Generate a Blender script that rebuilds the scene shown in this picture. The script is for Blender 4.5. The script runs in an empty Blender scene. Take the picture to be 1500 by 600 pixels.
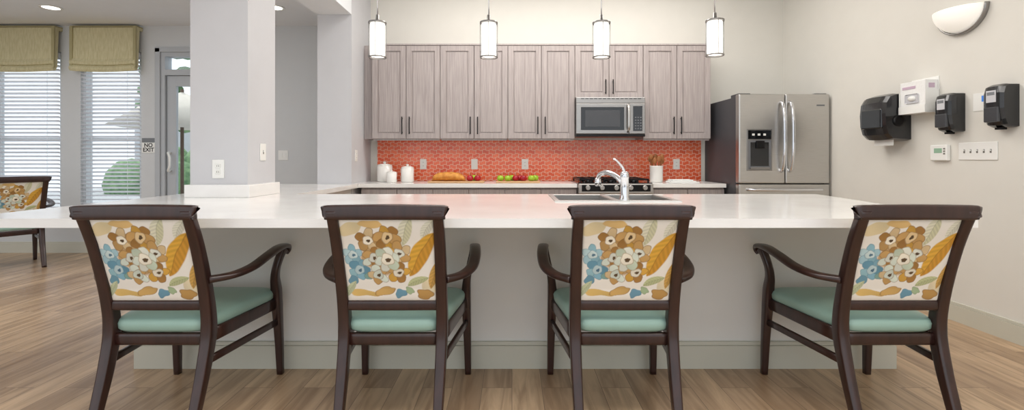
import bpy, bmesh, math, random
import numpy as np
from mathutils import Vector, Matrix

scene = bpy.context.scene
COL = scene.collection
random.seed(4)

# ------------------------------------------------------------ materials
def lin(c):
    out = []
    for v in c:
        v = v / 255.0
        out.append(v / 12.92 if v <= 0.04045 else ((v + 0.055) / 1.055) ** 2.4)
    return (out[0], out[1], out[2], 1.0)

def mat(name, rgb, rough=0.5, metal=0.0, noise=0.04, nscale=8.0, bump=0.0, bscale=60.0,
        emit=0.0, emitc=None, trans=0.0, coat=0.0, stretch=(1, 1, 1), rgb2=None, spec=0.5, detail=3.0):
    m = bpy.data.materials.new(name)
    m.use_nodes = True
    nt = m.node_tree
    N, L = nt.nodes, nt.links
    p = N['Principled BSDF']
    p.inputs['Roughness'].default_value = rough
    p.inputs['Metallic'].default_value = metal
    p.inputs['Specular IOR Level'].default_value = spec
    if trans: p.inputs['Transmission Weight'].default_value = trans
    if coat:
        p.inputs['Coat Weight'].default_value = coat
        p.inputs['Coat Roughness'].default_value = 0.1
    c = lin(rgb)
    tc = N.new('ShaderNodeTexCoord')
    mp = N.new('ShaderNodeMapping')
    mp.inputs['Scale'].default_value = stretch
    L.new(tc.outputs['Object'], mp.inputs['Vector'])
    if noise > 0 or rgb2:
        n = N.new('ShaderNodeTexNoise')
        n.inputs['Scale'].default_value = nscale
        n.inputs['Detail'].default_value = detail
        L.new(mp.outputs['Vector'], n.inputs['Vector'])
        r = N.new('ShaderNodeValToRGB')
        r.color_ramp.elements[0].position = 0.3
        r.color_ramp.elements[1].position = 0.7
        if rgb2:
            a, b = lin(rgb2), c
        else:
            a = tuple(v * (1 - noise) for v in c[:3]) + (1,)
            b = tuple(min(1, v * (1 + noise)) for v in c[:3]) + (1,)
        r.color_ramp.elements[0].color = a
        r.color_ramp.elements[1].color = b
        L.new(n.outputs['Fac'], r.inputs['Fac'])
        L.new(r.outputs['Color'], p.inputs['Base Color'])
    else:
        p.inputs['Base Color'].default_value = c
    if bump > 0:
        n2 = N.new('ShaderNodeTexNoise')
        n2.inputs['Scale'].default_value = bscale
        L.new(mp.outputs['Vector'], n2.inputs['Vector'])
        bp = N.new('ShaderNodeBump')
        bp.inputs['Strength'].default_value = bump
        bp.inputs['Distance'].default_value = 0.004
        L.new(n2.outputs['Fac'], bp.inputs['Height'])
        L.new(bp.outputs['Normal'], p.inputs['Normal'])
    if emit:
        p.inputs['Emission Color'].default_value = lin(emitc or rgb)
        p.inputs['Emission Strength'].default_value = emit
    return m

M_wall = mat('wall_paint', (222, 219, 211), 0.7, noise=0.01, bump=0.08, bscale=200)
M_wallL = mat('wall_paint_cool', (208, 210, 211), 0.7, noise=0.01, bump=0.08, bscale=200)
M_col = mat('column_paint', (204, 204, 207), 0.7, noise=0.01, bump=0.08, bscale=200)
M_ceil = mat('ceiling_paint', (234, 237, 240), 0.8, noise=0.01)
M_trim = mat('trim_paint', (202, 200, 186), 0.5, noise=0.01)
M_island = mat('island_paint', (226, 224, 219), 0.55, noise=0.01)
M_quartz = mat('white_quartz', (246, 245, 243), 0.16, noise=0, rgb2=(236, 234, 231), nscale=5, coat=0.2, detail=8)
M_cab = mat('grey_wood_laminate', (182, 172, 169), 0.5, noise=0, rgb2=(154, 144, 142), nscale=9, stretch=(15, 15, 0.45), detail=7)
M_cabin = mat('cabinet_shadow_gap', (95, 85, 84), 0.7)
M_blackm = mat('black_metal', (28, 27, 28), 0.35, 0.6)
M_black = mat('black_plastic', (24, 25, 28), 0.22, coat=0.4)
M_bglass = mat('black_glass', (14, 15, 18), 0.06, coat=0.5)
M_grey = mat('grey_plastic', (110, 112, 116), 0.4)
M_dgrey = mat('dark_grey_glass', (66, 67, 70), 0.2)
M_steel = mat('brushed_steel', (196, 194, 191), 0.3, 1.0, noise=0.06, nscale=30, stretch=(0.3, 1, 12))
M_steelm = mat('microwave_steel', (160, 158, 156), 0.34, 1.0, noise=0.06, nscale=30, stretch=(0.3, 1, 12))
M_sinkst = mat('sink_steel', (212, 212, 210), 0.34, 0.9, noise=0.02)
M_steelh = mat('brushed_steel_dark', (150, 148, 146), 0.3, 1.0)
M_fside = mat('fridge_side_grey', (66, 66, 70), 0.45)
M_chrome = mat('chrome', (222, 223, 227), 0.09, 1.0, noise=0)
M_white = mat('white_plastic', (238, 238, 234), 0.35, noise=0.005)
M_ceramic = mat('white_ceramic', (240, 238, 233), 0.15, noise=0.01, coat=0.5)
M_slot = mat('outlet_slots', (120, 118, 112), 0.5)
M_dwood = mat('espresso_wood', (58, 33, 28), 0.28, noise=0, rgb2=(40, 22, 19), nscale=5, stretch=(6, 6, 0.8), coat=0.25, detail=5)
M_vinyl = mat('seafoam_vinyl', (152, 184, 172), 0.38, noise=0.03, bump=0.1, bscale=120)
M_shade = mat('gold_shade_fabric', (212, 204, 168), 0.85, noise=0, rgb2=(194, 185, 144), nscale=60, stretch=(1, 1, 0.2), bump=0.3, bscale=300)
M_shade2 = mat('gold_shade_band', (172, 163, 124), 0.85, noise=0.05)
M_frame = mat('window_frame_paint', (200, 204, 206), 0.5, noise=0.01)
M_door = mat('door_paint', (182, 186, 190), 0.45, noise=0.01)
M_bread = mat('bread_crust', (230, 168, 78), 0.6, noise=0, rgb2=(190, 116, 40), nscale=25, bump=0.4)
M_board = mat('cutting_board_wood', (206, 164, 118), 0.5, noise=0.1, stretch=(1, 12, 12))
M_appr = mat('red_apple_skin', (186, 30, 42), 0.25, noise=0, rgb2=(140, 14, 34), nscale=20)
M_appg = mat('green_apple_skin', (156, 194, 44), 0.25, noise=0.08)
M_stem = mat('apple_stem', (80, 55, 30), 0.7)
M_spoon = mat('utensil_wood', (160, 100, 54), 0.55, noise=0.12)
M_towel = mat('white_towel', (238, 238, 236), 0.9, noise=0.02, bump=0.4)
M_frost = mat('lamp_diffuser', (255, 250, 244), 0.5, noise=0, emit=1.6, emitc=(255, 249, 240))
M_recess = mat('downlight_lens', (255, 250, 240), 0.5, noise=0, emit=5)
M_sconce = mat('sconce_glass', (250, 248, 242), 0.3, noise=0.005, emit=0.25, emitc=(255, 250, 240))
M_lcd = mat('lcd_green', (150, 185, 160), 0.3, noise=0)
M_blue = mat('label_blue', (60, 120, 200), 0.5, noise=0, emit=0.3)
M_purple = mat('label_mauve', (196, 172, 190), 0.5, noise=0)
M_lgrey = mat('label_light_grey', (200, 200, 204), 0.5, noise=0)
M_signg = mat('sign_grey', (120, 124, 128), 0.5)
M_hedge = mat('foliage', (140, 172, 124), 0.9, noise=0, rgb2=(78, 116, 80), nscale=6, bump=0.6, bscale=20)
M_patio = mat('patio_concrete', (176, 178, 180), 0.9, noise=0.03)
M_umb = mat('umbrella_canvas', (215, 208, 196), 0.9)
M_bark = mat('bark', (90, 72, 58), 0.9)
M_extw = mat('exterior_stucco', (196, 198, 202), 0.9)

def mat_blind():
    m = bpy.data.materials.new('white_blind'); m.use_nodes = True
    nt = m.node_tree; N, L = nt.nodes, nt.links
    for n in list(N): N.remove(n)
    o = N.new('ShaderNodeOutputMaterial'); mx = N.new('ShaderNodeMixShader'); mx.inputs[0].default_value = .42
    d = N.new('ShaderNodeBsdfDiffuse'); t = N.new('ShaderNodeBsdfTranslucent')
    d.inputs[0].default_value = lin((246, 247, 250)); t.inputs[0].default_value = lin((246, 248, 252))
    L.new(d.outputs[0], mx.inputs[1]); L.new(t.outputs[0], mx.inputs[2]); L.new(mx.outputs[0], o.inputs[0])
    return m
M_blind = mat_blind()

def mat_glass(name, tint=(1, 1, 1)):
    m = bpy.data.materials.new(name); m.use_nodes = True
    nt = m.node_tree; N, L = nt.nodes, nt.links
    for n in list(N): N.remove(n)
    o = N.new('ShaderNodeOutputMaterial'); mx = N.new('ShaderNodeMixShader')
    t = N.new('ShaderNodeBsdfTransparent'); g = N.new('ShaderNodeBsdfGlossy')
    lw = N.new('ShaderNodeLayerWeight'); pw = N.new('ShaderNodeMath'); pw.operation = 'POWER'; pw.inputs[1].default_value = 4
    mu = N.new('ShaderNodeMath'); mu.operation = 'MULTIPLY_ADD'; mu.inputs[1].default_value = .5; mu.inputs[2].default_value = .04
    L.new(lw.outputs['Facing'], pw.inputs[0]); L.new(pw.outputs[0], mu.inputs[0])
    g.inputs['Roughness'].default_value = 0.03
    t.inputs['Color'].default_value = (*tint, 1)
    L.new(mu.outputs[0], mx.inputs[0]); L.new(t.outputs[0], mx.inputs[1]); L.new(g.outputs[0], mx.inputs[2])
    L.new(mx.outputs[0], o.inputs[0])
    return m
M_glass = mat_glass('clear_glass', tint=(0.95, 0.97, 0.98))

def mat_floor():
    m = bpy.data.materials.new('oak_plank_floor'); m.use_nodes = True
    nt = m.node_tree; N, L = nt.nodes, nt.links
    p = N['Principled BSDF']
    tc = N.new('ShaderNodeTexCoord'); mp = N.new('ShaderNodeMapping')
    mp.inputs['Rotation'].default_value = (0, 0, math.radians(90))
    L.new(tc.outputs['Object'], mp.inputs['Vector'])
    b = N.new('ShaderNodeTexBrick')
    b.offset = 0.37
    b.inputs['Scale'].default_value = 1.0
    b.inputs['Brick Width'].default_value = 1.2
    b.inputs['Row Height'].default_value = 0.15
    b.inputs['Mortar Size'].default_value = 0.0014
    b.inputs['Mortar Smooth'].default_value = 0.2
    b.inputs['Bias'].default_value = 0.0
    b.inputs['Color1'].default_value = lin((208, 178, 144))
    b.inputs['Color2'].default_value = lin((172, 143, 114))
    b.inputs['Mortar'].default_value = lin((116, 94, 74))
    L.new(mp.outputs[0], b.inputs['Vector'])
    mp2 = N.new('ShaderNodeMapping'); mp2.inputs['Scale'].default_value = (9, 0.9, 1)
    L.new(tc.outputs['Object'], mp2.inputs['Vector'])
    # per-plank offset of the grain
    ad = N.new('ShaderNodeVectorMath'); ad.operation = 'MULTIPLY_ADD'
    ad.inputs[1].default_value = (30, 30, 30)
    L.new(b.outputs['Color'], ad.inputs[0]); L.new(mp2.outputs[0], ad.inputs[2])
    n = N.new('ShaderNodeTexNoise'); n.inputs['Scale'].default_value = 2.0; n.inputs['Detail'].default_value = 8
    n.inputs['Distortion'].default_value = 1.1
    L.new(ad.outputs[0], n.inputs['Vector'])
    r = N.new('ShaderNodeValToRGB')
    r.color_ramp.elements[0].position = 0.34; r.color_ramp.elements[0].color = (0.60, 0.56, 0.52, 1)
    r.color_ramp.elements[1].position = 0.62; r.color_ramp.elements[1].color = (1.0, 1.0, 1.0, 1)
    L.new(n.outputs['Fac'], r.inputs['Fac'])
    mx = N.new('ShaderNodeMixRGB'); mx.blend_type = 'MULTIPLY'; mx.inputs[0].default_value = 1
    L.new(b.outputs['Color'], mx.inputs[1]); L.new(r.outputs[0], mx.inputs[2])
    L.new(mx.outputs[0], p.inputs['Base Color'])
    p.inputs['Roughness'].default_value = 0.3
    return m
M_floor = mat_floor()

def mat_splash():
    m = bpy.data.materials.new('coral_mosaic_tile'); m.use_nodes = True
    nt = m.node_tree; N, L = nt.nodes, nt.links
    p = N['Principled BSDF']
    tc = N.new('ShaderNodeTexCoord')
    sp = N.new('ShaderNodeSeparateXYZ'); L.new(tc.outputs['Object'], sp.inputs[0])
    s1 = N.new('ShaderNodeMath'); s1.operation = 'MULTIPLY'; s1.inputs[1].default_value = 2 * math.pi / .076
    L.new(sp.outputs['X'], s1.inputs[0])
    s2 = N.new('ShaderNodeMath'); s2.operation = 'SINE'; L.new(s1.outputs[0], s2.inputs[0])
    s3 = N.new('ShaderNodeMath'); s3.operation = 'MULTIPLY_ADD'; s3.inputs[1].default_value = .007
    L.new(s2.outputs[0], s3.inputs[0]); L.new(sp.outputs['Z'], s3.inputs[2])
    cb = N.new('ShaderNodeCombineXYZ'); L.new(sp.outputs['X'], cb.inputs[0]); L.new(s3.outputs[0], cb.inputs[1])
    b = N.new('ShaderNodeTexBrick'); b.offset = .5
    b.inputs['Scale'].default_value = 1; b.inputs['Brick Width'].default_value = .076; b.inputs['Row Height'].default_value = .043
    b.inputs['Mortar Size'].default_value = .0035; b.inputs['Mortar Smooth'].default_value = .3
    b.inputs['Color1'].default_value = lin((230, 92, 54)); b.inputs['Color2'].default_value = lin((246, 122, 82))
    b.inputs['Mortar'].default_value = lin((252, 206, 182))
    L.new(cb.outputs[0], b.inputs['Vector'])
    L.new(b.outputs['Color'], p.inputs['Base Color'])
    bp = N.new('ShaderNodeBump'); bp.inputs['Strength'].default_value = .5; bp.inputs['Distance'].default_value = .002; bp.invert = True
    L.new(b.outputs['Fac'], bp.inputs['Height']); L.new(bp.outputs['Normal'], p.inputs['Normal'])
    p.inputs['Roughness'].default_value = 0.16
    return m
M_splash = mat_splash()

# ------------------------------------------------------------ builder
class B:
    def __init__(self, name):
        self.name = name; self.bm = bmesh.new(); self.mats = []
    def mi(self, m):
        if m not in self.mats: self.mats.append(m)
        return self.mats.index(m)
    def _merge(self, t, m, smooth=False, M=None):
        i = self.mi(m)
        for f in t.faces:
            f.material_index = i
            f.smooth = smooth
        if M is not None: bmesh.ops.transform(t, matrix=M, verts=t.verts)
        me = bpy.data.meshes.new('tmp'); t.to_mesh(me); t.free()
        self.bm.from_mesh(me); bpy.data.meshes.remove(me)
    def box(self, x0, x1, y0, y1, z0, z1, m, bev=0.0, M=None, seg=2):
        t = bmesh.new(); bmesh.ops.create_cube(t, size=1)
        for v in t.verts:
            v.co = Vector(((x0 + x1) / 2 + v.co.x * (x1 - x0), (y0 + y1) / 2 + v.co.y * (y1 - y0), (z0 + z1) / 2 + v.co.z * (z1 - z0)))
        if bev > 0:
            bmesh.ops.bevel(t, geom=list(t.edges), offset=bev, segments=seg, profile=0.5, affect='EDGES')
        self._merge(t, m, False, M)
    def loft(self, rings, m, smooth=True, cap=True, M=None, closed=True):
        t = bmesh.new()
        R = [[t.verts.new(p) for p in r] for r in rings]
        n = len(R[0])
        for a, b in zip(R[:-1], R[1:]):
            for i in range(n if closed else n - 1):
                j = (i + 1) % n
                t.faces.new((a[i], a[j], b[j], b[i]))
        capf = []
        if cap:
            capf.append(t.faces.new(R[0][::-1])); capf.append(t.faces.new(R[-1]))
        bmesh.ops.recalc_face_normals(t, faces=t.faces)
        i = self.mi(m)
        for f in t.faces:
            f.material_index = i; f.smooth = smooth and (f not in capf)
        if M is not None: bmesh.ops.transform(t, matrix=M, verts=t.verts)
        me = bpy.data.meshes.new('tmp'); t.to_mesh(me); t.free()
        self.bm.from_mesh(me); bpy.data.meshes.remove(me)
    def lathe(self, prof, c, m, n=32, axis='Z', M=None, cap=True):
        rings = []
        for r, h in prof:
            ring = []
            for k in range(n):
                a = 2 * math.pi * k / n
                x, y = r * math.cos(a), r * math.sin(a)
                if axis == 'Z': p = (c[0] + x, c[1] + y, c[2] + h)
                elif axis == 'Y': p = (c[0] + x, c[1] + h, c[2] + y)
                else: p = (c[0] + h, c[1] + x, c[2] + y)
                ring.append(p)
            rings.append(ring)
        self.loft(rings, m, True, cap, M)
    def cyl(self, c, r, h, m, axis='Z', n=24, M=None):
        self.lathe([(r, 0), (r, h)], c, m, n, axis, M)
    def ell(self, c, r, m, M=None, seg=24):
        t = bmesh.new(); bmesh.ops.create_uvsphere(t, u_segments=seg, v_segments=seg // 2, radius=1)
        for v in t.verts: v.co = Vector((c[0] + v.co.x * r[0], c[1] + v.co.y * r[1], c[2] + v.co.z * r[2]))
        self._merge(t, m, True, M)
    def sweep(self, pts, hw, hd, m, ref=(1, 0, 0), steps=6, power=4, n=20, M=None):
        """pts: list of xyz; hw/hd: half sizes (scalar or per point) along ref / perpendicular"""
        P = [Vector(p) for p in pts]
        k = len(P)
        HW = hw if isinstance(hw, (list, tuple)) else [hw] * k
        HD = hd if isinstance(hd, (list, tuple)) else [hd] * k
        out = []
        for i in range(k - 1):
            p0 = P[max(i - 1, 0)]; p1 = P[i]; p2 = P[i + 1]; p3 = P[min(i + 2, k - 1)]
            for s in range(steps):
                t = s / steps
                q = 0.5 * ((2 * p1) + (p2 - p0) * t + (2 * p0 - 5 * p1 + 4 * p2 - p3) * t * t + (-p0 + 3 * p1 - 3 * p2 + p3) * t ** 3)
                out.append((q, HW[i] + (HW[i + 1] - HW[i]) * t, HD[i] + (HD[i + 1] - HD[i]) * t))
        out.append((P[-1], HW[-1], HD[-1]))
        rings = []
        rf = Vector(ref)
        for i, (q, w, d) in enumerate(out):
            a = out[max(i - 1, 0)][0]; b = out[min(i + 1, len(out) - 1)][0]
            T = (b - a).normalized()
            u = (rf - rf.dot(T) * T).normalized(); v = T.cross(u)
            ring = []
            for j in range(n):
                an = 2 * math.pi * (j + 0.5) / n
                c, s = math.cos(an), math.sin(an)
                e = 2.0 / power
                cx = math.copysign(abs(c) ** e, c); sy = math.copysign(abs(s) ** e, s)
                ring.append(q + u * (w * cx) + v * (d * sy))
            rings.append(ring)
        self.loft(rings, m, True, True, M)
    def tube(self, pts, r, m, ref=(0.37, 0.53, 0.76), steps=6, M=None):
        self.sweep(pts, r, r, m, ref, steps, 2, 14, M)
    def done(self, loc=None, rot=0.0, parent=None):
        me = bpy.data.meshes.new(self.name)
        self.bm.to_mesh(me); self.bm.free()
        for m in self.mats: me.materials.append(m)
        o = bpy.data.objects.new(self.name, me); COL.objects.link(o)
        if loc: o.location = loc
        o.rotation_euler = (0, 0, rot)
        if parent: o.parent = parent
        return o

# ------------------------------------------------------------ room shell
YB, YF = 5.55, 5.85       # kitchen back wall, lounge far wall
XR, XL = 3.15, -8.0
b = B('floor'); b.box(XL - .15, XR + .15, -3, 6.0, -0.1, 0, M_floor); b.done()
b = B('wall_kitchen_back'); b.box(-1.64, XR, YB, YB + .3, 0, 3.3, M_wall); b.done()
b = B('wall_right'); b.box(XR, XR + .15, -1, YB + .3, 0, 3.3, M_wall); b.done()
b = B('wall_left'); b.box(XL - .15, XL, -1, YF + .15, 0, 2.77, M_wallL); b.done()
b = B('wall_far_lounge')
wins = [(-7.55, -6.72), (-6.38, -5.52), (-5.28, -4.54)]
def wb(x0, x1, z0, z1): b.box(x0, x1, YF, YF + .15, z0, z1, M_wallL)
wb(XL, -7.55, 0, 2.77)
for (a0, a1) in wins:
    wb(a0, a1, 0, .33); wb(a0, a1, 2.45, 2.77)
wb(-6.72, -6.38, 0, 2.77); wb(-5.52, -5.28, 0, 2.77); wb(-4.54, -4.30, 0, 2.77)
wb(-4.30, -3.30, 2.45, 2.77); wb(-3.30, -1.99, 0, 2.77)
b.done()
b = B('wall_stub'); b.box(-1.99, -1.64, 4.885, YF + .15, 0, 3.3, M_col); b.done()
b = B('ceiling_lounge'); b.box(XL - .15, -2.0, -1, 6.0, 2.77, 2.87, M_ceil); b.done()
b = B('ceiling_kitchen'); b.box(-2.0, XR + .15, -1, 6.0, 3.3, 3.4, M_ceil); b.done()
b = B('ceiling_beam'); b.box(-2.0, -1.64, -1, 4.883, 2.62, 3.3, M_ceil); b.done()
def baseboard(name, x0, x1, y0, y1, side):
    b = B(name)
    if side == 'x':
        b.box(x0, x1, y0, y1, 0, .115, M_trim); b.box(x0 + .006, x1, y0, y1, .115, .135, M_trim, 0.003)
    else:
        b.box(x0, x1, y0, y1, 0, .115, M_trim); b.box(x0, x1, y0 + .006, y1, .115, .135, M_trim, 0.003)
    b.done()
baseboard('baseboard_right', XR - .018, XR, -1, 4.68, 'x')
baseboard('baseboard_lounge', XL, -4.38, YF - .018, YF, 'y')
baseboard('baseboard_lounge', -3.22, -1.99, YF - .018, YF, 'y')

# column on the counter
ZC = 0.89
b = B('column')
b.box(-2.155, -1.77, 3.20, 3.57, ZC + .085, 2.62, M_col)
b.box(-2.155, -2.0, 3.20, 3.57, 2.6, 2.77, M_col)
b.box(-2.18, -1.745, 3.175, 3.595, ZC, ZC + .085, M_quartz, 0.004)
b.done()

# windows, blinds, shades
for i, (a0, a1) in enumerate(wins):
    b = B('window_%d' % (i + 1))
    f = .04
    b.box(a0, a0 + f, YF + .03, YF + .12, .33, 2.45, M_frame); b.box(a1 - f, a1, YF + .03, YF + .12, .33, 2.45, M_frame)
    b.box(a0 + f, a1 - f, YF + .03, YF + .12, .33, .33 + f, M_frame); b.box(a0 + f, a1 - f, YF + .03, YF + .12, 2.45 - f, 2.45, M_frame)
    b.box(a0 + f, a1 - f, YF + .08, YF + .11, 1.37, 1.41, M_frame)
    b.box(a0 + f, a1 - f, YF + .09, YF + .096, .33 + f, 2.45 - f, M_glass)
    b.done()
    b = B('window_blind')
    z = .36
    while z < 2.40:
        M = Matrix.Translation((0, YF + .005, z)) @ Matrix.Rotation(math.radians(-24), 4, 'X')
        b.box(a0 + .012, a1 - .012, -.024, .024, -.0018, .0018, M_blind, M=M)
        z += .048
    for xx in (a0 + .15, a1 - .15):
        b.box(xx - .0015, xx + .0015, YF - .022, YF - .020, .34, 2.4, M_blind)
    b.box(a0 + .01, a1 - .01, YF - .02, YF + .03, 2.38, 2.44, M_blind)
    b.box(a0 + .01, a1 - .01, YF - .02, YF + .03, .332, .35, M_blind, .003)
    b.done()
    b = B('roman_shade')
    x0, x1 = a0 - .03, a1 + .02
    prof = [(-.001, 2.735), (-.09, 2.735), (-.10, 2.72), (-.102, 2.5), (-.105, 2.36), (-.125, 2.32), (-.12, 2.29), (-.10, 2.285),
            (-.125, 2.26), (-.13, 2.235), (-.115, 2.205), (-.09, 2.21), (-.07, 2.26), (-.06, 2.5), (-.05, 2.7), (-.001, 2.7)]
    rings = []
    K = 16
    for k in range(K + 1):
        u = k / K; x = x0 + (x1 - x0) * u
        sag = -.018 * math.sin(math.pi * u)
        rings.append([(x, YF + p[0], p[1] + (sag if p[1] < 2.4 else 0)) for p in prof])
    b.loft(rings, M_shade, smooth=False)
    for sx in (x0 - .004, x1 - .03):
        b.box(sx, sx + .034, YF - .118, YF - .095, 2.24, 2.737, M_shade2, .004)
    b.box(x0 - .004, x1 + .004, YF - .104, YF - .001, 2.737, 2.747, M_shade2)
    b.done()

# glazed door with transom
b = B('door_1')
dx0, dx1 = -4.30, -3.30
b.box(dx0, dx0 + .05, YF + .0, YF + .12, 0, 2.45, M_door); b.box(dx1 - .05, dx1, YF, YF + .12, 0, 2.45, M_door)
b.box(dx0 + .05, dx1 - .05, YF, YF + .12, 2.40, 2.45, M_door); b.box(dx0 + .05, dx1 - .05, YF, YF + .12, 2.17, 2.24, M_door)
b.box(dx0 + .05, dx1 - .05, YF + .06, YF + .066, 2.24, 2.40, M_glass)
b.box(dx0 - .06, dx0, YF - .02, YF - .001, 0, 2.50, M_door, .003); b.box(dx1, dx1 + .06, YF - .02, YF - .001, 0, 2.50, M_door, .003)
b.box(dx0 - .06, dx1 + .06, YF - .02, YF - .001, 2.45, 2.51, M_door, .003)
b.box(dx0 + .055, dx0 + .165, YF + .03, YF + .075, .01, 2.165, M_door, .003); b.box(dx1 - .165, dx1 - .055, YF + .03, YF + .075, .01, 2.165, M_door, .003)
b.box(dx0 + .165, dx1 - .165, YF + .03, YF + .075, .01, .26, M_door); b.box(dx0 + .165, dx1 - .165, YF + .03, YF + .075, 2.04, 2.165, M_door)
b.box(dx0 + .165, dx1 - .165, YF + .05, YF + .056, .26, 2.04, M_glass)
b.tube([(dx0 + .10, YF + .03, 1.22), (dx0 + .11, YF - .03, 1.22), (dx0 + .14, YF - .045, 1.16), (dx0 + .14, YF - .045, 1.06), (dx0 + .11, YF - .03, 1.0), (dx0 + .10, YF + .03, 1.0)], .012, M_white)
b.done()

# text helper
def text_mesh(body, size, m, loc, rx=90, rz=0, name='t', parent=None):
    cu = bpy.data.curves.new(name, 'FONT'); cu.body = body; cu.size = size; cu.align_x = 'CENTER'; cu.align_y = 'CENTER'
    cu.extrude = .0005; cu.space_line = .85; cu.offset = .0016
    ob = bpy.data.objects.new('tmp', cu); COL.objects.link(ob)
    dg = bpy.context.evaluated_depsgraph_get()
    me = bpy.data.meshes.new_from_object(ob.evaluated_get(dg))
    bpy.data.objects.remove(ob)
    me.materials.clear(); me.materials.append(m)
    o = bpy.data.objects.new(name, me); COL.objects.link(o)
    o.rotation_euler = (math.radians(rx), 0, math.radians(rz)); o.location = loc
    if parent: o.parent = parent
    return o
b = B('no_exit_sign')
b.box(-4.525, -4.365, YF - .008, YF - .0005, 1.22, 1.345, M_white, .002)
b.box(-4.525, -4.365, YF - .008, YF - .0005, 1.346, 1.40, M_signg, .002)
sg = b.done()
text_mesh('NO\nEXIT', .066, M_black, (-4.445, YF - .0085, 1.283), name='sign_text', parent=sg)

# downlights
for X in (-4.94, -2.54):
    b = B('recessed_downlight')
    b.lathe([(.075, 0), (.10, 0), (.10, -.008), (.075, -.008), (.075, 0)], (X, 5.12, 2.769), M_white, cap=False)
    b.cyl((X, 5.12, 2.764), .075, .004, M_recess)
    b.done()

# exterior
b = B('patio_ground'); b.box(-16, 4, 6.0, 24, -.12, -.02, M_patio); b.done()
b = B('garden_hedge')
for k in range(34):
    x = -13 + k * .42; b.ell((x, 16.5 + random.uniform(-.4, .6), .4 + random.uniform(-.2, .3)), (.8, .8, .75 + random.uniform(0, .4)), M_hedge, seg=12)
b.done()
b = B('garden_tree')
b.tube([(-6.9, 11, -.02), (-6.85, 11, 1.2), (-7.0, 11, 2.6)], .1, M_bark)
for k in range(90):
    b.ell((-7.0 + random.uniform(-1.0, 1.0), 11 + random.uniform(-.8, .8), 2.9 + random.uniform(-1.0, 1.2)), (.2, .2, .16), M_hedge, seg=10)
b.done()
b = B('patio_umbrella')
b.cyl((-6.35, 9.2, -.02), .03, 2.5, M_bark); b.lathe([(1.15, 1.75), (.6, 2.15), (.03, 2.42)], (-6.35, 9.2, 0), M_umb, n=8)
b.cyl((-6.35, 9.2, -.02), .25, .08, M_extw)
b.done()
b = B('neighbor_building'); b.box(-15, 3, 19, 20, -.02, 3.6, M_extw); b.done()

# ------------------------------------------------------------ island
b = B('kitchen_island')
T0 = ZC - .04
sx0, sx1, sy0, sy1 = .27, 1.01, 2.88, 3.40
IX0, IX1, IY0, IY1 = -2.435, 2.0, 2.07, 3.50
b.box(IX0, sx0, IY0, IY1, T0, ZC, M_quartz); b.box(sx1, IX1, IY0, IY1, T0, ZC, M_quartz)
b.loft([[(IX1, IY0, z), (2.02, IY0, z), (2.23, IY1, z), (IX1, IY1, z)] for z in (T0, ZC)], M_quartz, smooth=False)
b.box(sx0, sx1, IY0, sy0, T0, ZC, M_quartz); b.box(sx0, sx1, sy1, IY1, T0, ZC, M_quartz)
b.box(IX0, -1.58, IY1, 4.88, T0, ZC, M_quartz)
# body (hollow around the sink)
b.box(-2.05, 2.075, 2.64, 2.80, 0, T0, M_island)
b.box(-2.05, sx0 - .05, 2.80, 3.44, 0, T0, M_island); b.box(sx1 + .05, 2.075, 2.80, 3.44, 0, T0, M_island)
b.box(sx0 - .05, sx1 + .05, 3.42, 3.44, 0, T0, M_island); b.box(sx0 - .05, sx1 + .05, 2.8, 3.42, 0, .6, M_island)
b.box(-2.05, -1.64, 3.44, 4.87, 0, T0, M_island)
# sub-top rail and base trim
b.box(-2.06, 2.085, 2.618, 2.64, T0 - .03, T0, M_trim)
b.box(-2.07, 2.105, 2.615, 2.64, 0, .125, M_trim); b.box(-2.065, 2.10, 2.622, 2.64, .125, .145, M_trim, .003)
b.box(-2.07, -2.05, 2.64, 4.87, 0, .135, M_trim); b.box(2.075, 2.105, 2.64, 3.44, 0, .135, M_trim)
b.done()

b = B('kitchen_sink')
t = .004
b.box(sx0 - .012, sx1 + .012, sy0 - .012, sy0 + .055, ZC, ZC + .006, M_sinkst, .002)
b.box(sx0 - .012, sx1 + .012, sy1 - .02, sy1 + .012, ZC, ZC + .006, M_sinkst, .002)
b.box(sx0 - .012, sx0 + .02, sy0 + .055, sy1 - .02, ZC, ZC + .006, M_sinkst, .002)
b.box(sx1 - .02, sx1 + .012, sy0 + .055, sy1 - .02, ZC, ZC + .006, M_sinkst, .002)
mid = (sx0 + sx1) / 2
b.box(mid - .02, mid + .02, sy0 + .055, sy1 - .02, ZC - .01, ZC + .006, M_sinkst, .002)
for (p, q) in ((sx0 + .02, mid - .02), (mid + .02, sx1 - .02)):
    y0, y1 = sy0 + .055, sy1 - .02
    b.box(p, q, y0, y1, .70, .704, M_steel)
    b.box(p, p + t, y0, y1, .704, ZC, M_steel); b.box(q - t, q, y0, y1, .704, ZC, M_steel)
    b.box(p + t, q - t, y0, y0 + t, .704, ZC, M_steel); b.box(p + t, q - t, y1 - t, y1, .704, ZC, M_steel)
    b.cyl(((p + q) / 2, (y0 + y1) / 2, .704), .04, .004, M_steelh)
b.done()

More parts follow.
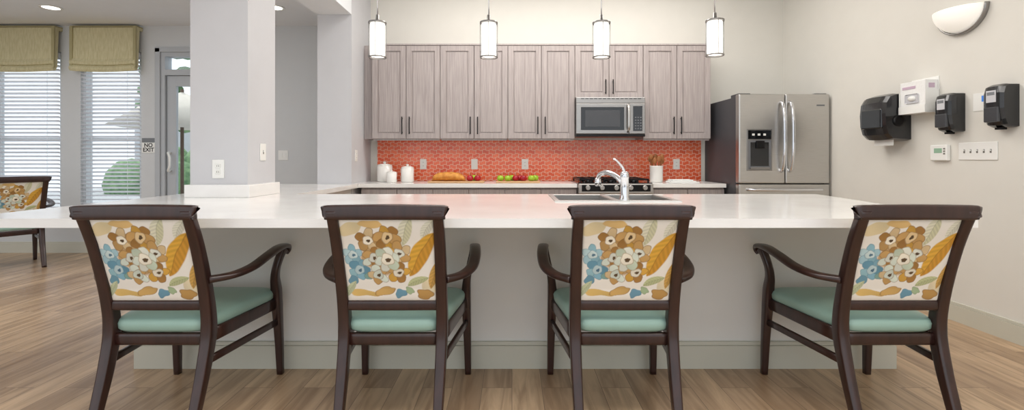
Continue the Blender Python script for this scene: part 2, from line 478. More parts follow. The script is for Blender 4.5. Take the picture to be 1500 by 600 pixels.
b = B('kitchen_faucet')
fx, fy, fz = .685, 2.905, ZC + .006
b.lathe([(.033, 0), (.033, .008), (.027, .02), (.026, .08), (.024, .13), (.026, .135), (.026, .16), (.018, .175)], (fx, fy, fz), M_chrome)
b.tube([(fx, fy, fz + .08), (fx - .03, fy + .05, fz + .135), (fx - .075, fy + .13, fz + .165), (fx - .115, fy + .19, fz + .15), (fx - .125, fy + .21, fz + .12)], .016, M_chrome)
b.lathe([(.020, 0), (.022, .03), (.018, .05)], (fx - .125, fy + .21, fz + .075), M_chrome)
b.sweep([(fx, fy, fz + .165), (fx - .015, fy - .005, fz + .20), (fx - .055, fy - .01, fz + .245), (fx - .075, fy - .012, fz + .25)], [.013, .011, .011, .009], [.010, .008, .006, .005], M_chrome, ref=(0, 1, 0), power=2.5)
b.done()

# ------------------------------------------------------------ cabinets
def shaker(b, x0, x1, z0, z1, yf, m=M_cab, rail=.058):
    """door with its outer face at y = yf, raised frame"""
    g = .003
    x0 += g; x1 -= g; z0 += g; z1 -= g
    b.box(x0, x0 + rail, yf, yf + .02, z0, z1, m, .0015); b.box(x1 - rail, x1, yf, yf + .02, z0, z1, m, .0015)
    b.box(x0 + rail, x1 - rail, yf, yf + .02, z0, z0 + rail, m, .0015); b.box(x0 + rail, x1 - rail, yf, yf + .02, z1 - rail, z1, m, .0015)
    b.box(x0 + rail, x1 - rail, yf + .012, yf + .018, z0 + rail, z1 - rail, m)
    e = .012
    b.box(x0 + rail + e, x1 - rail - e, yf + .006, yf + .013, z0 + rail + e, z1 - rail - e, m, .002)
def pull(b, x, z0, z1, yf):
    b.sweep([(x, yf - .028, z0), (x, yf - .030, (z0 + z1) / 2), (x, yf - .028, z1)], .006, .005, M_blackm, power=3, n=12)
    for z in (z0 + .02, z1 - .02): b.cyl((x, yf - .028, z), .005, .03, M_blackm, axis='Y', n=10)
edges = [-1.53, -.784, -.045, .687, 1.433, 2.172]
for i in range(5):
    x0, x1 = edges[i], edges[i + 1]
    zb = 1.81 if i == 3 else 1.365
    b = B('wall_cabinet')
    b.box(x0 + .0008, x1 - .0008, 5.24, YB - .0005, zb, 2.40, M_cab)
    b.box(x0 + .002, x1 - .002, 5.2395, 5.242, zb + .002, 2.385, M_cabin)
    xm = (x0 + x1) / 2
    shaker(b, x0, xm, zb, 2.385, 5.22); shaker(b, xm, x1, zb, 2.385, 5.22)
    b.box(x0 + .0008, x1 - .0008, 5.215, 5.24, 2.386, 2.402, M_cab)
    if i != 3: b.box(x0 + .01, x1 - .01, 5.245, 5.262, zb - .018, zb, M_cab)
    if i == 3: pz = (zb + .04, zb + .20)
    else: pz = (zb + .05, zb + .24)
    pull(b, xm - .04, *pz, 5.22); pull(b, xm + .04, *pz, 5.22)
    b.done()
b = B('cabinet_filler'); b.box(-1.638, -1.532, 5.30, YB - .001, 1.365, 2.40, M_cab, .001); b.done()

b = B('base_cabinet_run')
def run(x0, x1, n):
    b.box(x0, x1, 5.0, YB - .001, .1, T0, M_cab); b.box(x0, x1, 5.06, YB - .001, 0, .1, M_cabin)
    w = (x1 - x0) / n
    for k in range(n):
        b.box(x0 + k * w + .003, x0 + (k + 1) * w - .003, 4.98, 5.0, T0 - .16, T0 - .022, M_cab, .002)
        shaker(b, x0 + k * w, x0 + (k + 1) * w, .11, T0 - .165, 4.98)
        b.sweep([(x0 + (k + .5) * w - .06, 4.955, T0 - .10), (x0 + (k + .5) * w + .06, 4.955, T0 - .10)], .005, .005, M_blackm, ref=(0, 0, 1), power=3, n=10)
    b.box(x0, x1, 4.94, YB - .001, T0, ZC, M_quartz)
run(-1.575, .675, 6); run(1.445, 2.215, 2)
b.box(-1.638, -1.575, 4.89, YB - .001, T0, ZC, M_quartz)
b.done()
b = B('backsplash'); b.box(-1.56, 2.19, YB - .012, YB - .0005, ZC + .001, 1.364, M_splash); b.done()

# range
b = B('gas_range')
x0, x1 = .680, 1.440
b.box(x0, x1, 4.93, YB - .02, .08, ZC - .02, M_steelh); b.box(x0 + .01, x1 - .01, 4.98, YB - .03, 0, .08, M_blackm)
b.box(x0, x1, 4.90, YB - .02, ZC - .02, ZC + .012, M_bglass, .004)
b.box(x0, x1, 4.86, 4.93, ZC - .10, ZC + .004, M_steel, .008)
b.box(x0 + .03, x1 - .03, 4.856, 4.865, ZC - .075, ZC - .008, M_blackm, .003)
for k in range(5):
    xx = x0 + .09 + k * .145
    b.lathe([(.024, 0), (.026, -.01), (.021, -.032)], (xx, 4.857, ZC - .036), M_steel, axis='Y', n=20)
    b.box(xx - .004, xx + .004, 4.820, 4.832, ZC - .056, ZC - .016, M_steel, .001)
b.box(x0 + .005, x1 - .005, 4.895, 4.93, .25, ZC - .13, M_steel, .005); b.box(x0 + .10, x1 - .10, 4.893, 4.90, .38, .66, M_bglass, .002)
b.tube([(x0 + .06, 4.85, .72), (x1 - .06, 4.85, .72)], .011, M_steel)
for xx in (x0 + .08, x1 - .08): b.cyl((xx, 4.85, .72), .008, .05, M_steel, axis='Y', n=10)
b.box(x0 + .005, x1 - .005, 4.90, 4.93, .09, .24, M_steel, .005)
zt = ZC + .012
for k in range(3):
    g0 = x0 + .02 + k * .242; g1 = g0 + .235
    for yy in (4.95, 5.47):
        b.box(g0, g1, yy, yy + .014, zt + .022, zt + .038, M_blackm, .003)
    for xx in (g0, g1 - .014, (g0 + g1) / 2 - .007):
        b.box(xx, xx + .014, 4.95, 5.484, zt + .022, zt + .038, M_blackm, .003)
        for yy in (4.95, 5.47): b.box(xx, xx + .014, yy, yy + .014, zt, zt + .024, M_blackm)
    for yy in (5.08, 5.34):
        b.box(g0, g1, yy - .006, yy + .006, zt + .022, zt + .038, M_blackm)
        b.lathe([(.045, 0), (.045, .008), (.03, .016), (.03, .02)], ((g0 + g1) / 2, yy, zt), M_blackm, n=20)
b.done()

# microwave
b = B('over_range_microwave')
x0, x1, z0, z1, yf = .690, 1.430, 1.385, 1.808, 5.13
b.box(x0, x1, yf + .03, YB - .002, z0, z1, M_steelh)
b.box(x0, x1, yf, yf + .03, z1 - .065, z1, M_steelm, .004)
for k in range(14): b.box(x0 + .05 + k * .047, x0 + .085 + k * .047, yf - .001, yf + .002, z1 - .02, z1 - .014, M_blackm)
b.box(x0, x0 + .565, yf, yf + .03, z0 + .03, z1 - .067, M_steelm, .005)
b.box(x0 + .05, x0 + .515, yf - .003, yf + .002, z0 + .07, z1 - .105, M_bglass, .002)
b.box(x0 + .095, x0 + .47, yf - .0045, yf - .002, z0 + .105, z1 - .14, M_dgrey, .001)
b.box(x0 + .567, x1, yf, yf + .03, z0 + .03, z1 - .067, M_steelm, .005)
b.box(x0 + .61, x1 - .03, yf - .003, yf + .002, z0 + .06, z1 - .095, M_bglass, .002)
for r in range(5):
    for c in range(3): b.box(x0 + .628 + c * .028, x0 + .644 + c * .028, yf - .0045, yf - .002, z0 + .08 + r * .03, z0 + .092 + r * .03, M_grey)
b.sweep([(x0 + .555, yf - .005, z0 + .05), (x0 + .555, yf - .042, z0 + .09), (x0 + .555, yf - .048, (z0 + z1) / 2 - .02), (x0 + .555, yf - .042, z1 - .12), (x0 + .555, yf - .005, z1 - .08)], .013, .010, M_steel, power=2.5)
b.box(x0, x1, yf, yf + .03, z0, z0 + .028, M_blackm, .003)
b.done()

# fridge
b = B('refrigerator')
x0, x1, yf = 2.232, 3.125, 4.70
b.box(x0 + .004, x1 - .004, yf + .085, YB - .01, .02, 1.765, M_fside, .004)
b.box(x0 + .02, x1 - .02, yf + .1, YB - .05, 0, .03, M_black)
xm = (x0 + x1) / 2 + .01
def dbox(a, c, z0, z1): b.box(a, c, yf, yf + .078, z0, z1, M_steel, .012, seg=4)
dbox(x0, xm - .003, .905, 1.785); dbox(xm + .003, x1, .905, 1.785)
dbox(x0, x1, .50, .897); dbox(x0, x1, .04, .492)
b.box(x0 + .01, x1 - .01, yf + .07, yf + .09, .04, 1.77, M_black)
b.box(x0 + .01, x0 + .13, yf + .03, yf + .2, 1.765, 1.795, M_fside, .006); b.box(x1 - .13, x1 - .01, yf + .03, yf + .2, 1.765, 1.795, M_fside, .006)
for s in (-1, 1):
    hx = xm + s * .042
    b.sweep([(hx, yf + .005, 1.02), (hx, yf - .035, 1.06), (hx + s * .0, yf - .062, 1.2), (hx, yf - .068, 1.38), (hx, yf - .062, 1.55), (hx, yf - .035, 1.68), (hx, yf + .005, 1.71)], .014, .012, M_chrome, power=2.4)
for hz in (.845, .44):
    b.sweep([(x0 + .08, yf + .005, hz), (x0 + .11, yf - .04, hz), (x0 + .28, yf - .055, hz), (x1 - .28, yf - .055, hz), (x1 - .11, yf - .04, hz), (x1 - .08, yf + .005, hz)], .013, .011, M_chrome, ref=(0, 0, 1), power=2.4)
# dispenser
dx0, dx1, dz0, dz1 = x0 + .075, x0 + .325, 1.03, 1.44
b.box(dx0, dx1, yf - .006, yf + .003, dz0, dz1, M_steelh, .003)
b.box(dx0 + .012, dx1 - .012, yf - .009, yf - .004, 1.34, dz1 - .012, M_bglass, .001)
b.box(dx0 + .012, dx1 - .012, yf - .0075, yf - .004, dz0 + .012, 1.33, M_grey, .001)
b.box(dx0 + .035, dx1 - .035, yf - .009, yf - .007, dz0 + .045, 1.31, M_black, .001)
b.box(dx0 + .085, dx1 - .085, yf - .03, yf - .007, 1.25, 1.325, M_blackm, .005)
b.box(dx0 + .03, dx1 - .03, yf - .022, yf - .006, dz0 + .015, dz0 + .035, M_steelh, .002)
for k in range(3): b.box(dx0 + .05 + k * .055, dx0 + .075 + k * .055, yf - .0105, yf - .008, 1.375, 1.395, M_white)
b.box(x1 - .13, x1 - .05, yf - .001, yf + .002, 1.665, 1.68, M_grey)
b.done()

# ------------------------------------------------------------ counter items
z = ZC + .0008
def canister(x, y, r, h):
    b = B('ceramic_canister')
    b.lathe([(r * .9, 0), (r, .008), (r, h * .86), (r * .93, h * .88), (r * .97, h * .90), (r * .97, h * .94), (r * .5, h), (r * .16, h * 1.01), (r * .16, h * 1.04), (r * .26, h * 1.09), (r * .12, h * 1.13), (.001, h * 1.13)], (x, y, z), M_ceramic)
    b.done()
canister(-1.43, 5.37, .085, .20); canister(-1.31, 5.20, .055, .12); canister(-1.155, 5.28, .070, .175)

def board(x0, x1, y0, y1):
    b = B('cutting_board'); b.box(x0, x1, y0, y1, z, z + .016, M_board, .005); b.done()
board(-.90, -.30, 5.08, 5.32); board(-.17, .30, 5.08, 5.30)
b = B('bread_loaf')
rings = []
for k in range(25):
    u = k / 24; a = (1 - abs(2 * u - 1) ** 3.2) ** .5 if 0 < u < 1 else .02
    x = -.875 + .37 * u
    bumpy = 1 + .05 * math.sin(u * 34)
    rings.append([(x, 5.20 + .062 * a * math.cos(t) * bumpy, z + .0165 + .048 * a + .048 * a * math.sin(t) * bumpy) for t in [2 * math.pi * j / 20 for j in range(20)]])
b.loft(rings, M_bread); b.done()
def apple(x, y, m, zb, r=.037):
    b = B('apple')
    prof = []
    for k in range(15):
        t = math.pi * k / 14
        rr = r * math.sin(t) ** .85 * (1 + .08 * math.cos(t)) if 0 < k < 14 else .001
        h = -r * .92 * math.cos(t) - (.010 * math.exp(-((math.pi - t) / .35) ** 2)) + (.006 * math.exp(-(t / .35) ** 2))
        prof.append((rr, h + r * .92))
    b.lathe(prof, (x, y, zb - .003), m, n=20)
    b.tube([(x, y, zb + 1.6 * r), (x + .004, y, zb + 2.15 * r)], .002, M_stem)
    b.done()
zb = z + .0165
apple(-.455, 5.18, M_appr, zb); apple(-.375, 5.20, M_appr, zb); apple(-.415, 5.265, M_appg, zb)
for x, m in ((-.125, M_appg), (-.045, M_appg), (.04, M_appr), (.125, M_appr), (.21, M_appg)):
    apple(x, 5.19 + random.uniform(-.02, .02), m, zb)
apple(.255, 5.25, M_appg, zb); apple(-.0, 5.26, M_appg, zb); apple(.085, 5.26, M_appr, zb)

b = B('utensil_crock')
cx, cy = 1.585, 5.25
b.lathe([(.06, 0), (.068, .01), (.072, .17), (.076, .18), (.066, .18), (.062, .02), (.001, .02)], (cx, cy, z), M_ceramic)
for k in range(9):
    a = k * .7; dx, dy = .03 * math.cos(a), .03 * math.sin(a)
    hh = .215 + .02 * ((k * 7) % 3)
    b.tube([(cx + dx * .4, cy + dy * .4, z + .03), (cx + dx * 2, cy + dy * 2, z + hh)], .006, M_spoon)
    b.ell((cx + dx * 2.15, cy + dy * 2.15, z + hh + .02), (.024, .009, .036), M_spoon, seg=14)
b.done()
b = B('dish_towel')
for k in range(3): b.box(1.68 + k * .01, 1.98 - k * .03, 5.04 + k * .01, 5.24 - k * .01, z + k * .012, z + .011 + k * .012, M_towel, .005)
b.done()

# ------------------------------------------------------------ electrical plates
def plate(name, c, n, w, h, kind, gang=1):
    """c centre, n outward normal: '-y' or '-x' or '+x'"""
    b = B(name)
    b.box(-w / 2, w / 2, -.006, 0, -h / 2, h / 2, M_white, .003)
    for g in range(gang):
        gx = (g - (gang - 1) / 2) * .046
        if kind == 'outlet':
            for s in (-1, 1):
                b.box(gx - .016, gx + .016, -.008, -.005, s * .02 - .014, s * .02 + .014, M_white, .004)
                for q in (-1, 1): b.box(gx + q * .006 - .0015, gx + q * .006 + .0015, -.0086, -.0078, s * .02 - .005, s * .02 + .006, M_slot)
        elif kind == 'rocker':
            b.box(gx - .016, gx + .016, -.009, -.005, -.033, .033, M_white, .003)
        else:
            b.box(gx - .006, gx + .006, -.0068, -.0055, -.013, .013, M_slot)
            b.box(gx - .004, gx + .004, -.016, -.006, 0, .010, M_white, .002)
    o = b.done()
    o.location = c
    o.rotation_euler = (0, 0, {'-y': 0, '-x': math.radians(-90), '+x': math.radians(90)}[n])
    return o
for x in (620, 769, 991):
    plate('wall_outlet', ((x - 750) / 126.5, YB - .0125, 1.085), '-y', .075, .12, 'outlet')
plate('light_switch', ((695 - 750) / 126.5, YB - .0125, 1.085), '-y', .075, .12, 'rocker')
plate('wall_outlet', (-1.965, 3.1995, 1.08), '-y', .08, .125, 'outlet')
plate('light_switch', (-1.7695, 3.39, 1.195), '+x', .075, .12, 'toggle')
plate('light_switch', (-2.80, YF - .0005, 1.19), '-y', .12, .12, 'rocker', 2)
plate('wall_outlet', (-1.6395, 5.02, 1.18), '+x', .075, .12, 'outlet')
plate('light_switch', (XR - .0005, 3.23, 1.20), '-x', .27, .12, 'toggle', 5)

# thermostat
b = B('thermostat')
b.box(-.07, .07, -.028, 0, -.055, .06, M_white, .006); b.box(-.035, .03, -.0295, -.027, .0, .035, M_lcd, .001)
for k in range(3): b.box(.042, .056, -.031, -.027, -.01 + k * .018, 0 + k * .018, M_slot, .001)
o = b.done(); o.location = (XR - .0005, 3.50, 1.19); o.rotation_euler = (0, 0, math.radians(-90))

# right wall: local frame x -> -Y (towards camera) , -y -> -X (into room)
RW = math.radians(-90)
b = B('paper_towel_dispenser')
prof = [(0, .38), (-.12, .38), (-.175, .36), (-.205, .31), (-.215, .22), (-.21, .12), (-.19, .05), (-.15, .01), (0, 0)]
rings = []
for k in range(9):
    u = k / 8; s = 1 - .06 * abs(2 * u - 1) ** 4
    rings.append([(-.14 + .28 * u, p[0] * s, .19 + (p[1] - .19) * s) for p in prof])
b.loft(rings, M_black, smooth=False)
b.box(-.11, .11, -.217, -.19, .10, .26, M_bglass, .01)
b.lathe([(.045, 0), (.045, .008), (.03, .012)], (.139, -.10, .16), M_blackm, axis='X', n=24)
b.box(-.10, .10, -.11, -.107, -.035, .03, M_white)
o = b.done(); o.location = (XR - .0005, 3.91, 1.29); o.rotation_euler = (0, 0, RW)

def soap(y, zz):
    b = B('soap_dispenser')
    prof = [(0, .275), (-.07, .275), (-.10, .26), (-.112, .22), (-.112, .12), (-.10, .05), (-.085, .015), (-.05, 0), (0, 0)]
    rings = []
    for k in range(9):
        u = k / 8; e = abs(2 * u - 1) ** 4
        rings.append([(-.065 + .13 * u, p[0] * (1 - .15 * e), .14 + (p[1] - .14) * (1 - .05 * e)) for p in prof])
    b.loft(rings, M_black, smooth=False)
    b.box(-.045, .045, -.118, -.095, .035, .13, M_dgrey, .006)
    b.box(-.03, .03, -.115, -.11, .16, .235, M_lgrey, .001)
    b.box(-.024, .024, -.1158, -.113, .205, .225, M_signg)
    b.box(-.02, .02, -.07, -.03, -.012, .002, M_blackm, .002)
    o = b.done(); o.location = (XR - .0005, y, zz); o.rotation_euler = (0, 0, RW)
soap(3.385, 1.335); soap(3.03, 1.345)

b = B('glove_box_dispenser')
b.box(-.12, .12, -.105, 0, -.008, 0.004, M_white, .002); b.box(-.12, .12, -.004, 0, 0, .26, M_white, .001)
b.box(-.12, -.116, -.105, 0, 0, .16, M_white); b.box(.116, .12, -.105, 0, 0, .16, M_white); b.box(-.12, .12, -.109, -.105, -.008, .05, M_white)
b.box(-.113, .113, -.10, -.006, .005, .235, M_towel, .002)
b.box(-.09, .03, -.1035, -.10, .18, .20, M_purple, .001); b.box(-.06, .06, -.103, -.1, .07, .14, M_lgrey, .01)
b.box(.1135, .1145, -.075, -.03, .175, .21, M_purple)
b.ell((0, -.105, .105), (.035, .018, .02), M_white, seg=12)
o = b.done(); o.location = (XR - .0005, 3.64, 1.50); o.rotation_euler = (0, 0, RW)

b = B('wall_notice_plate'); b.box(-.06, .06, -.004, 0, 0, .12, M_white, .001); b.box(.0, .035, -.0055, -.003, .06, .10, M_blue)
o = b.done(); o.location = (XR - .0005, 3.20, 1.47); o.rotation_euler = (0, 0, RW)

# sconce : quarter-bowl uplight
b = B('wall_sconce')
R = .178
rings = []
for k in range(13):
    ph = (math.pi / 2) * k / 12            # 0 = rim, 90 = bottom
    ring = []
    for j in range(25):
        a = math.pi * j / 24
        r = R * math.cos(ph)
        ring.append((r * math.cos(a), -.001 - r * .85 * math.sin(a), -R * .88 * math.sin(ph)))
    rings.append(ring)
b.loft(rings, M_sconce, cap=False, closed=False)
rings2 = [[(p[0] * .96, p[1] * .96 - .001, p[2] * .96 + .0) for p in r] for r in rings]
b.loft(rings2, M_sconce, cap=False, closed=False)
b.sweep([(R * 1.03 * math.cos(a), -.016, -R * .93 * math.sin(a)) for a in [math.pi * j / 16 for j in range(17)]], .016, .007, M_steelh, ref=(0, 1, 0), steps=2, power=3, n=12)
b.box(-.06, .06, -.02, 0, -.12, .0, M_white, .004)
o = b.done(); o.location = (XR - .0005, 3.335, 2.185); o.rotation_euler = (0, 0, RW)

# ------------------------------------------------------------ pendants
for px, dz in ((553, 0), (716, 0), (881, 0), (1047, .015)):
    X = (px - 750) / 200.0; Y = 3.5; zb = 1.89 + dz
    b = B('pendant_lamp')
    b.lathe([(.064, 0), (.064, .250)], (X, Y, zb), M_glass, cap=False)
    b.lathe([(.052, .008), (.054, .014), (.054, .240), (.05, .246), (.02, .248)], (X, Y, zb), M_frost)
    b.lathe([(.0655, .246), (.0655, .258), (.03, .264), (.014, .270), (.012, .31), (.006, .315)], (X, Y, zb), M_steelh)
    b.lathe([(.064, -.004), (.066, .0), (.066, .005), (.0615, .005), (.0615, -.004), (.064, -.004)], (X, Y, zb), M_steelh, cap=False)
    for a in (0, math.pi / 2, math.pi, 3 * math.pi / 2):
        b.cyl((X + .0635 * math.cos(a), Y + .0635 * math.sin(a), zb + .002), .002, .252, M_steelh, n=8)
    b.cyl((X, Y, zb + .31), .005, 3.28 - zb - .31, M_chrome, n=10)
    b.lathe([(.06, 0), (.06, .01), (.05, .0195)], (X, Y, 3.28), M_chrome)
    b.done()

# ------------------------------------------------------------ chair
W, H = 200, 180
U, V = np.meshgrid(np.linspace(0, 1, W), np.linspace(0, 1, H))
img = np.zeros((H, W, 3)); img[:] = np.array(lin((243, 238, 227))[:3])
rs = np.random.RandomState(11)
ASP = 1.08
# watercolour warp field
WX = .008 * np.sin(17 * V + 5 * U) + .005 * np.sin(31 * U + 11 * V + 1)
WY = .008 * np.sin(15 * U - 6 * V + 2) + .005 * np.sin(29 * V + 13 * U)
def blob(cx, cy, a, bb, ang, col, edge=None, wob=.10, alpha=1.0, ew=.10):
    c, s = math.cos(ang), math.sin(ang)
    dx, dy = (U + WX - cx) * ASP, V + WY - cy
    x = dx * c + dy * s; y = -dx * s + dy * c
    th = np.arctan2(y / bb, x / a)
    ph = rs.uniform(0, 6.28, 3)
    rr = np.sqrt((x / a) ** 2 + (y / bb) ** 2) / (1 + wob * (np.sin(3 * th + ph[0]) * .6 + np.sin(5 * th + ph[1]) * .4))
    msk = np.clip((1 - rr) / .10, 0, 1) * alpha
    colr = np.array(lin(col)[:3])
    tone = (1 + .16 * np.sin(9 * U + ph[0] * 3 + 6 * V) * np.sin(8 * V + ph[1]))[..., None]
    img[:] = img * (1 - msk[..., None]) + colr * tone * msk[..., None]
    if edge:
        m2 = np.clip(1 - abs(rr - .92) / ew, 0, 1) * .75 * alpha
        img[:] = img * (1 - m2[..., None]) + np.array(lin(edge)[:3]) * m2[..., None]
def leaf(cx, cy, L, w, ang, col, vein, side=None):
    c, s = math.cos(ang), math.sin(ang)
    dx, dy = (U + WX * .4 - cx) * ASP, V + WY * .4 - cy
    x = (dx * c + dy * s) / L; y = (-dx * s + dy * c) / w + .25 * (x * x - .5)
    prof = np.clip(1 - x ** 2, 0, 1) ** .75
    m1 = np.clip((prof - abs(y)) / .12, 0, 1) * (abs(x) < 1)
    base = np.array(lin(col)[:3])
    sd = np.array(lin(side)[:3]) if side else base * .85
    cc = np.where((y > 0)[..., None], base, sd) * (1 + .10 * np.sin(26 * x + 9 * np.abs(y)))[..., None]
    img[:] = img * (1 - m1[..., None]) + cc * m1[..., None]
    m2 = np.clip(1 - abs(y) / .08, 0, 1) * (abs(x) < .95) * .65
    img[:] = img * (1 - m2[..., None]) + np.array(lin(vein)[:3]) * m2[..., None]
def bloom(cx, cy, r, cp, ce, inner, n=5, rot=0.0, eye=(90, 70, 44)):
    """peony: overlapping outer petals, an inner ring and a small eye"""
    for k in range(n):
        a = rot + 2 * math.pi * k / n
        blob(cx + r * .58 * math.cos(a) / ASP, cy + r * .58 * math.sin(a), r * .50, r * .42, a, cp[k % len(cp)], ce, .08)
    blob(cx, cy, r * .50, r * .46, rot, inner, ce, .12)
    blob(cx + .006, cy - .004, r * .20, r * .15, rot, eye, None, .2)
CE = (132, 94, 48)
T1, T2, T3, G1 = (196, 156, 96), (166, 122, 62), (222, 196, 150), (212, 164, 70)
M1, M2, C1 = (214, 222, 208), (232, 234, 220), (243, 236, 216)
blob(.10, .88, .15, .08, .3, (230, 212, 168)); blob(.33, .95, .15, .05, 0, (220, 184, 120)); blob(.93, .18, .10, .12, 0, (230, 216, 182))
leaf(.70, .86, .18, .085, 1.25, (224, 221, 196), (160, 160, 124), (208, 206, 172))
leaf(.93, .88, .15, .06, 1.0, (226, 224, 204), (176, 172, 140))
leaf(.85, .58, .31, .115, 1.05, (222, 170, 62), (150, 100, 40), (204, 148, 50))
leaf(.99, .34, .20, .06, 1.25, (208, 164, 86), (146, 104, 50))
# soft under wash joins the blooms
blob(.44, .58, .25, .25, .3, (186, 146, 84), None, .12, .9)
# blue flowers
BE = (92, 136, 156)
bloom(.11, .58, .12, [(166, 200, 208), (140, 182, 194), (186, 212, 214)], BE, (206, 222, 220), 5, .4, (84, 120, 140))
bloom(.18, .40, .13, [(128, 172, 188), (104, 152, 172), (150, 190, 198)], BE, (186, 208, 210), 5, 1.1, (70, 104, 126))
blob(.09, .27, .07, .055, .3, (112, 158, 176), BE); blob(.27, .31, .06, .05, .3, (128, 164, 156), (90, 130, 124))
# tan / gold / mint blooms
bloom(.30, .76, .14, [T1, T3, T2], CE, C1, 5, .2)
bloom(.50, .78, .15, [T2, G1, T1], CE, T3, 6, .9)
bloom(.62, .60, .14, [T3, T1, G1], CE, M2, 5, .5)
bloom(.33, .54, .13, [T2, T1, M1], CE, M2, 5, 1.3)
bloom(.60, .36, .13, [G1, T2, T1], CE, C1, 5, .1)
bloom(.38, .33, .12, [T1, M1, T3], CE, M1, 5, .7)
bloom(.48, .52, .15, [M1, M2, (200, 212, 190)], (160, 140, 96), C1, 6, .3)
# bottom accents
blob(.20, .10, .19, .045, -.10, (222, 186, 110), None, .2); blob(.43, .13, .13, .05, .2, (200, 162, 96), (150, 110, 60), .2)
blob(.60, .09, .07, .055, .2, (108, 152, 172), BE, .2); blob(.70, .13, .055, .05, 0, (160, 178, 140), (120, 134, 96), .2)
blob(.87, .09, .10, .07, 0, (190, 148, 84), (140, 100, 52), .2); leaf(.80, .25, .14, .05, .4, (196, 200, 152), (136, 142, 92))
leaf(.06, .16, .12, .045, 1.0, (204, 210, 172), (146, 154, 110))
img = np.clip(img, 0, 1)

M_fab = bpy.data.materials.new('floral_upholstery'); M_fab.use_nodes = True
_n = M_fab.node_tree.nodes; _at = _n.new('ShaderNodeAttribute'); _at.attribute_name = 'Col'
M_fab.node_tree.links.new(_at.outputs['Color'], _n['Principled BSDF'].inputs['Base Color'])
_n['Principled BSDF'].inputs['Roughness'].default_value = .7

def post_y(z):
    P = [(0, -.12), (.25, -.035), (.42, 0), (.6, -.025), (.8, -.085), (.96, -.15)]
    for (a, ya), (c, yc) in zip(P[:-1], P[1:]):
        if z <= c: return ya + (yc - ya) * (z - a) / (c - a)
    return P[-1][1]

def make_panel_mesh():
    z0, z1, hw = .545, .905, .192
    verts, faces, cols = [], [], []
    for side in (0, 1):
        base = len(verts)
        for j in range(H):
            v = j / (H - 1); zz = z0 + (z1 - z0) * v
            for i in range(W):
                u = i / (W - 1)
                puff = (max(0, 1 - abs(2 * u - 1) ** 6) * max(0, 1 - abs(2 * v - 1) ** 6)) ** .5
                y = post_y(zz) + (-1 if side == 0 else 1) * (.004 + .014 * puff)
                verts.append(((u - .5) * 2 * hw, y, zz)); cols.append((*img[j, i], 1))
        for j in range(H - 1):
            for i in range(W - 1):
                a = base + j * W + i
                f = (a, a + 1, a + W + 1, a + W)
                faces.append(f if side == 0 else f[::-1])
    n = W * H
    per = [i for i in range(W)] + [j * W + W - 1 for j in range(1, H)] + [(H - 1) * W + i for i in range(W - 2, -1, -1)] + [j * W for j in range(H - 2, 0, -1)]
    for k in range(len(per)):
        a, c = per[k], per[(k + 1) % len(per)]
        faces.append((c, a, a + n, c + n))
    me = bpy.data.meshes.new('upholstered_back'); me.from_pydata(verts, [], faces)
    ca = me.color_attributes.new('Col', 'FLOAT_COLOR', 'POINT')
    ca.data.foreach_set('color', np.array(cols, dtype=np.float32).ravel())
    me.materials.append(M_fab)
    for p in me.polygons: p.use_smooth = True
    return me
panel_me = make_panel_mesh()

def make_chair_frame():
    b = B('wood_frame')
    for s in (-1, 1):
        b.sweep([(s * .203, -.12, 0), (s * .205, -.075, .13), (s * .207, -.030, .27), (s * .209, 0, .42), (s * .210, -.022, .58), (s * .212, -.082, .79), (s * .213, -.147, .945)],
                [.018, .021, .023, .025, .024, .023, .021], [.018, .022, .026, .028, .024, .020, .018], M_dwood, power=5)
        # front leg rising into the arm support
        b.sweep([(s * .275, .500, 0), (s * .272, .490, .20), (s * .268, .478, .37), (s * .268, .468, .46), (s * .276, .440, .53), (s * .290, .428, .59), (s * .303, .445, .65), (s * .308, .462, .675)],
                [.016, .020, .024, .024, .020, .018, .018, .020], [.016, .020, .026, .026, .022, .019, .020, .026], M_dwood, power=4)
        # arm
        b.sweep([(s * .300, .507, .640), (s * .306, .512, .662), (s * .312, .480, .687), (s * .322, .38, .694), (s * .332, .25, .680), (s * .326, .13, .655), (s * .29, .04, .640), (s * .225, -.03, .636)],
                [.012, .020, .027, .028, .027, .026, .024, .020], [.008, .011, .013, .014, .014, .014, .014, .016], M_dwood, power=2.8)
        # side stretcher
        b.sweep([(s * .209, -.03, .285), (s * .271, .485, .285)], .011, .016, M_dwood, steps=4)
        # side seat rail
        b.sweep([(s * .210, .0, .385), (s * .262, .475, .385)], .014, .030, M_dwood, steps=4)
    b.sweep([(-.268, .478, .385), (.268, .478, .385)], .030, .014, M_dwood, ref=(0, 0, 1))
    b.sweep([(-.208, .0, .375), (.208, .0, .375)], .026, .014, M_dwood, ref=(0, 0, 1))
    # lower and top back rails
    yl = post_y(.525)
    b.sweep([(-.205, yl, .525), (0, yl - .004, .525), (.205, yl, .525)], .022, .014, M_dwood, ref=(0, 0, 1))
    yt = post_y(.93)
    b.sweep([(-.236, yt - .003, .933), (-.215, yt - .004, .934), (0, yt - .008, .936), (.215, yt - .004, .934), (.236, yt - .003, .933)], [.027, .030, .031, .030, .027], .017, M_dwood, ref=(0, 0, 1), power=5)
    # cushion
    def outline(sc, zz):
        ring = []
        n = 56
        for k in range(n):
            a = 2 * math.pi * (k + .5) / n
            c, s = math.cos(a), math.sin(a)
            e = 2 / 7.0
            x = math.copysign(abs(c) ** e, c); y = math.copysign(abs(s) ** e, s)
            yy = .245 + y * (.262 - sc)
            w = .207 + (.274 - .207) * (yy + .02) / .52
            ring.append((x * (w - sc), yy, zz))
        return ring
    b.loft([outline(.012, .405), outline(.0, .418), outline(-.002, .440), outline(.004, .456), outline(.02, .466), outline(.06, .475), outline(.12, .481), outline(.19, .483)], M_vinyl)
    me = bpy.data.meshes.new('chair_frame'); b.bm.to_mesh(me); b.bm.free()
    for m in b.mats: me.materials.append(m)
    return me
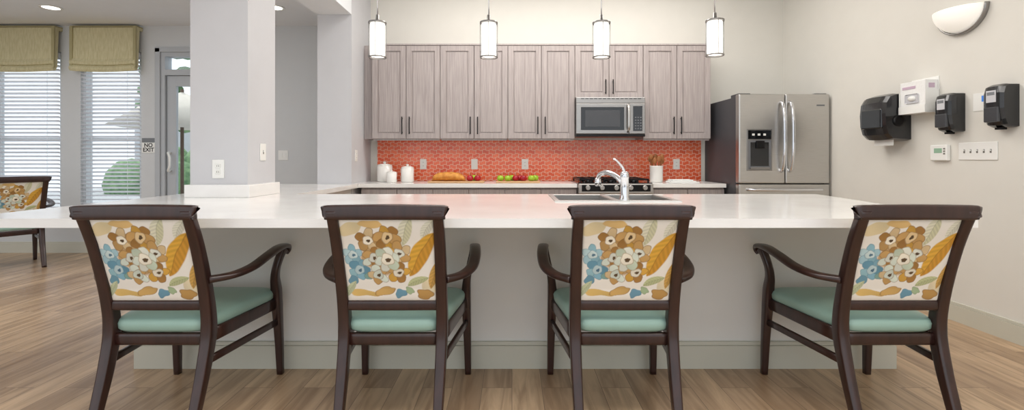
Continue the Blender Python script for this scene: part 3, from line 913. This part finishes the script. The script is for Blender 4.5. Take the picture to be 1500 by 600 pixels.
frame_me = make_chair_frame()

def chair(x, y, rot=0.0):
    e = bpy.data.objects.new('dining_armchair', None); COL.objects.link(e)
    e.location = (x, y, 0); e.rotation_euler = (0, 0, math.radians(rot))
    f = bpy.data.objects.new('wood_frame_and_seat', frame_me); COL.objects.link(f); f.parent = e
    p = bpy.data.objects.new('upholstered_back', panel_me); COL.objects.link(p); p.parent = e
chair(-1.515, 2.06); chair(-.51, 2.06); chair(.48, 2.06); chair(1.625, 2.06)
chair(-5.16, 4.95, 58)

# ------------------------------------------------------------ lights
w = bpy.data.worlds.new('World'); scene.world = w; w.use_nodes = True
bg = w.node_tree.nodes['Background']; bg.inputs[0].default_value = (0.91, 0.955, 1.0, 1); bg.inputs[1].default_value = 1.35
def area(name, loc, sx, sy, power, col=(1, 1, 1), rot=(0, 0, 0)):
    l = bpy.data.lights.new(name, 'AREA'); l.shape = 'RECTANGLE'; l.size = sx; l.size_y = sy; l.energy = power; l.color = col
    o = bpy.data.objects.new(name, l); COL.objects.link(o); o.location = loc; o.rotation_euler = rot
    return o
area('fill_light_kitchen', (.6, 4.3, 3.27), 3.2, .8, 64, (1, .96, .91))  # added area fill under the ceiling, brightens the kitchen; no fixture there
area('fill_light_dining', (.6, 1.2, 3.27), 3.6, 1.4, 74, (1, .96, .91))  # unseen fill added above the seating side, not a known lamp
area('fill_light_lounge', (-5, 3.0, 2.75), 3.0, 2.0, 55, (.95, .97, 1))  # added fill that lifts the lounge, separate from its downlights
s = bpy.data.lights.new('sun', 'SUN'); s.energy = 2.5; s.angle = .02; s.color = (1, .98, .95)
so = bpy.data.objects.new('sun', s); COL.objects.link(so); so.rotation_euler = (math.radians(-28), math.radians(-35), 0)

# ------------------------------------------------------------ camera
cam = bpy.data.cameras.new('Camera'); co = bpy.data.objects.new('Camera', cam); COL.objects.link(co)
cam.sensor_width = 36; cam.sensor_fit = 'HORIZONTAL'; cam.lens = 700 / 1500 * 36
cam.shift_y = -68 / 1500
co.location = (0, 0, 1.15); co.rotation_euler = (math.radians(90), 0, 0)
cam.clip_start = .05; cam.clip_end = 100
scene.camera = co
scene.view_settings.view_transform = 'Standard'
scene.view_settings.look = 'None'
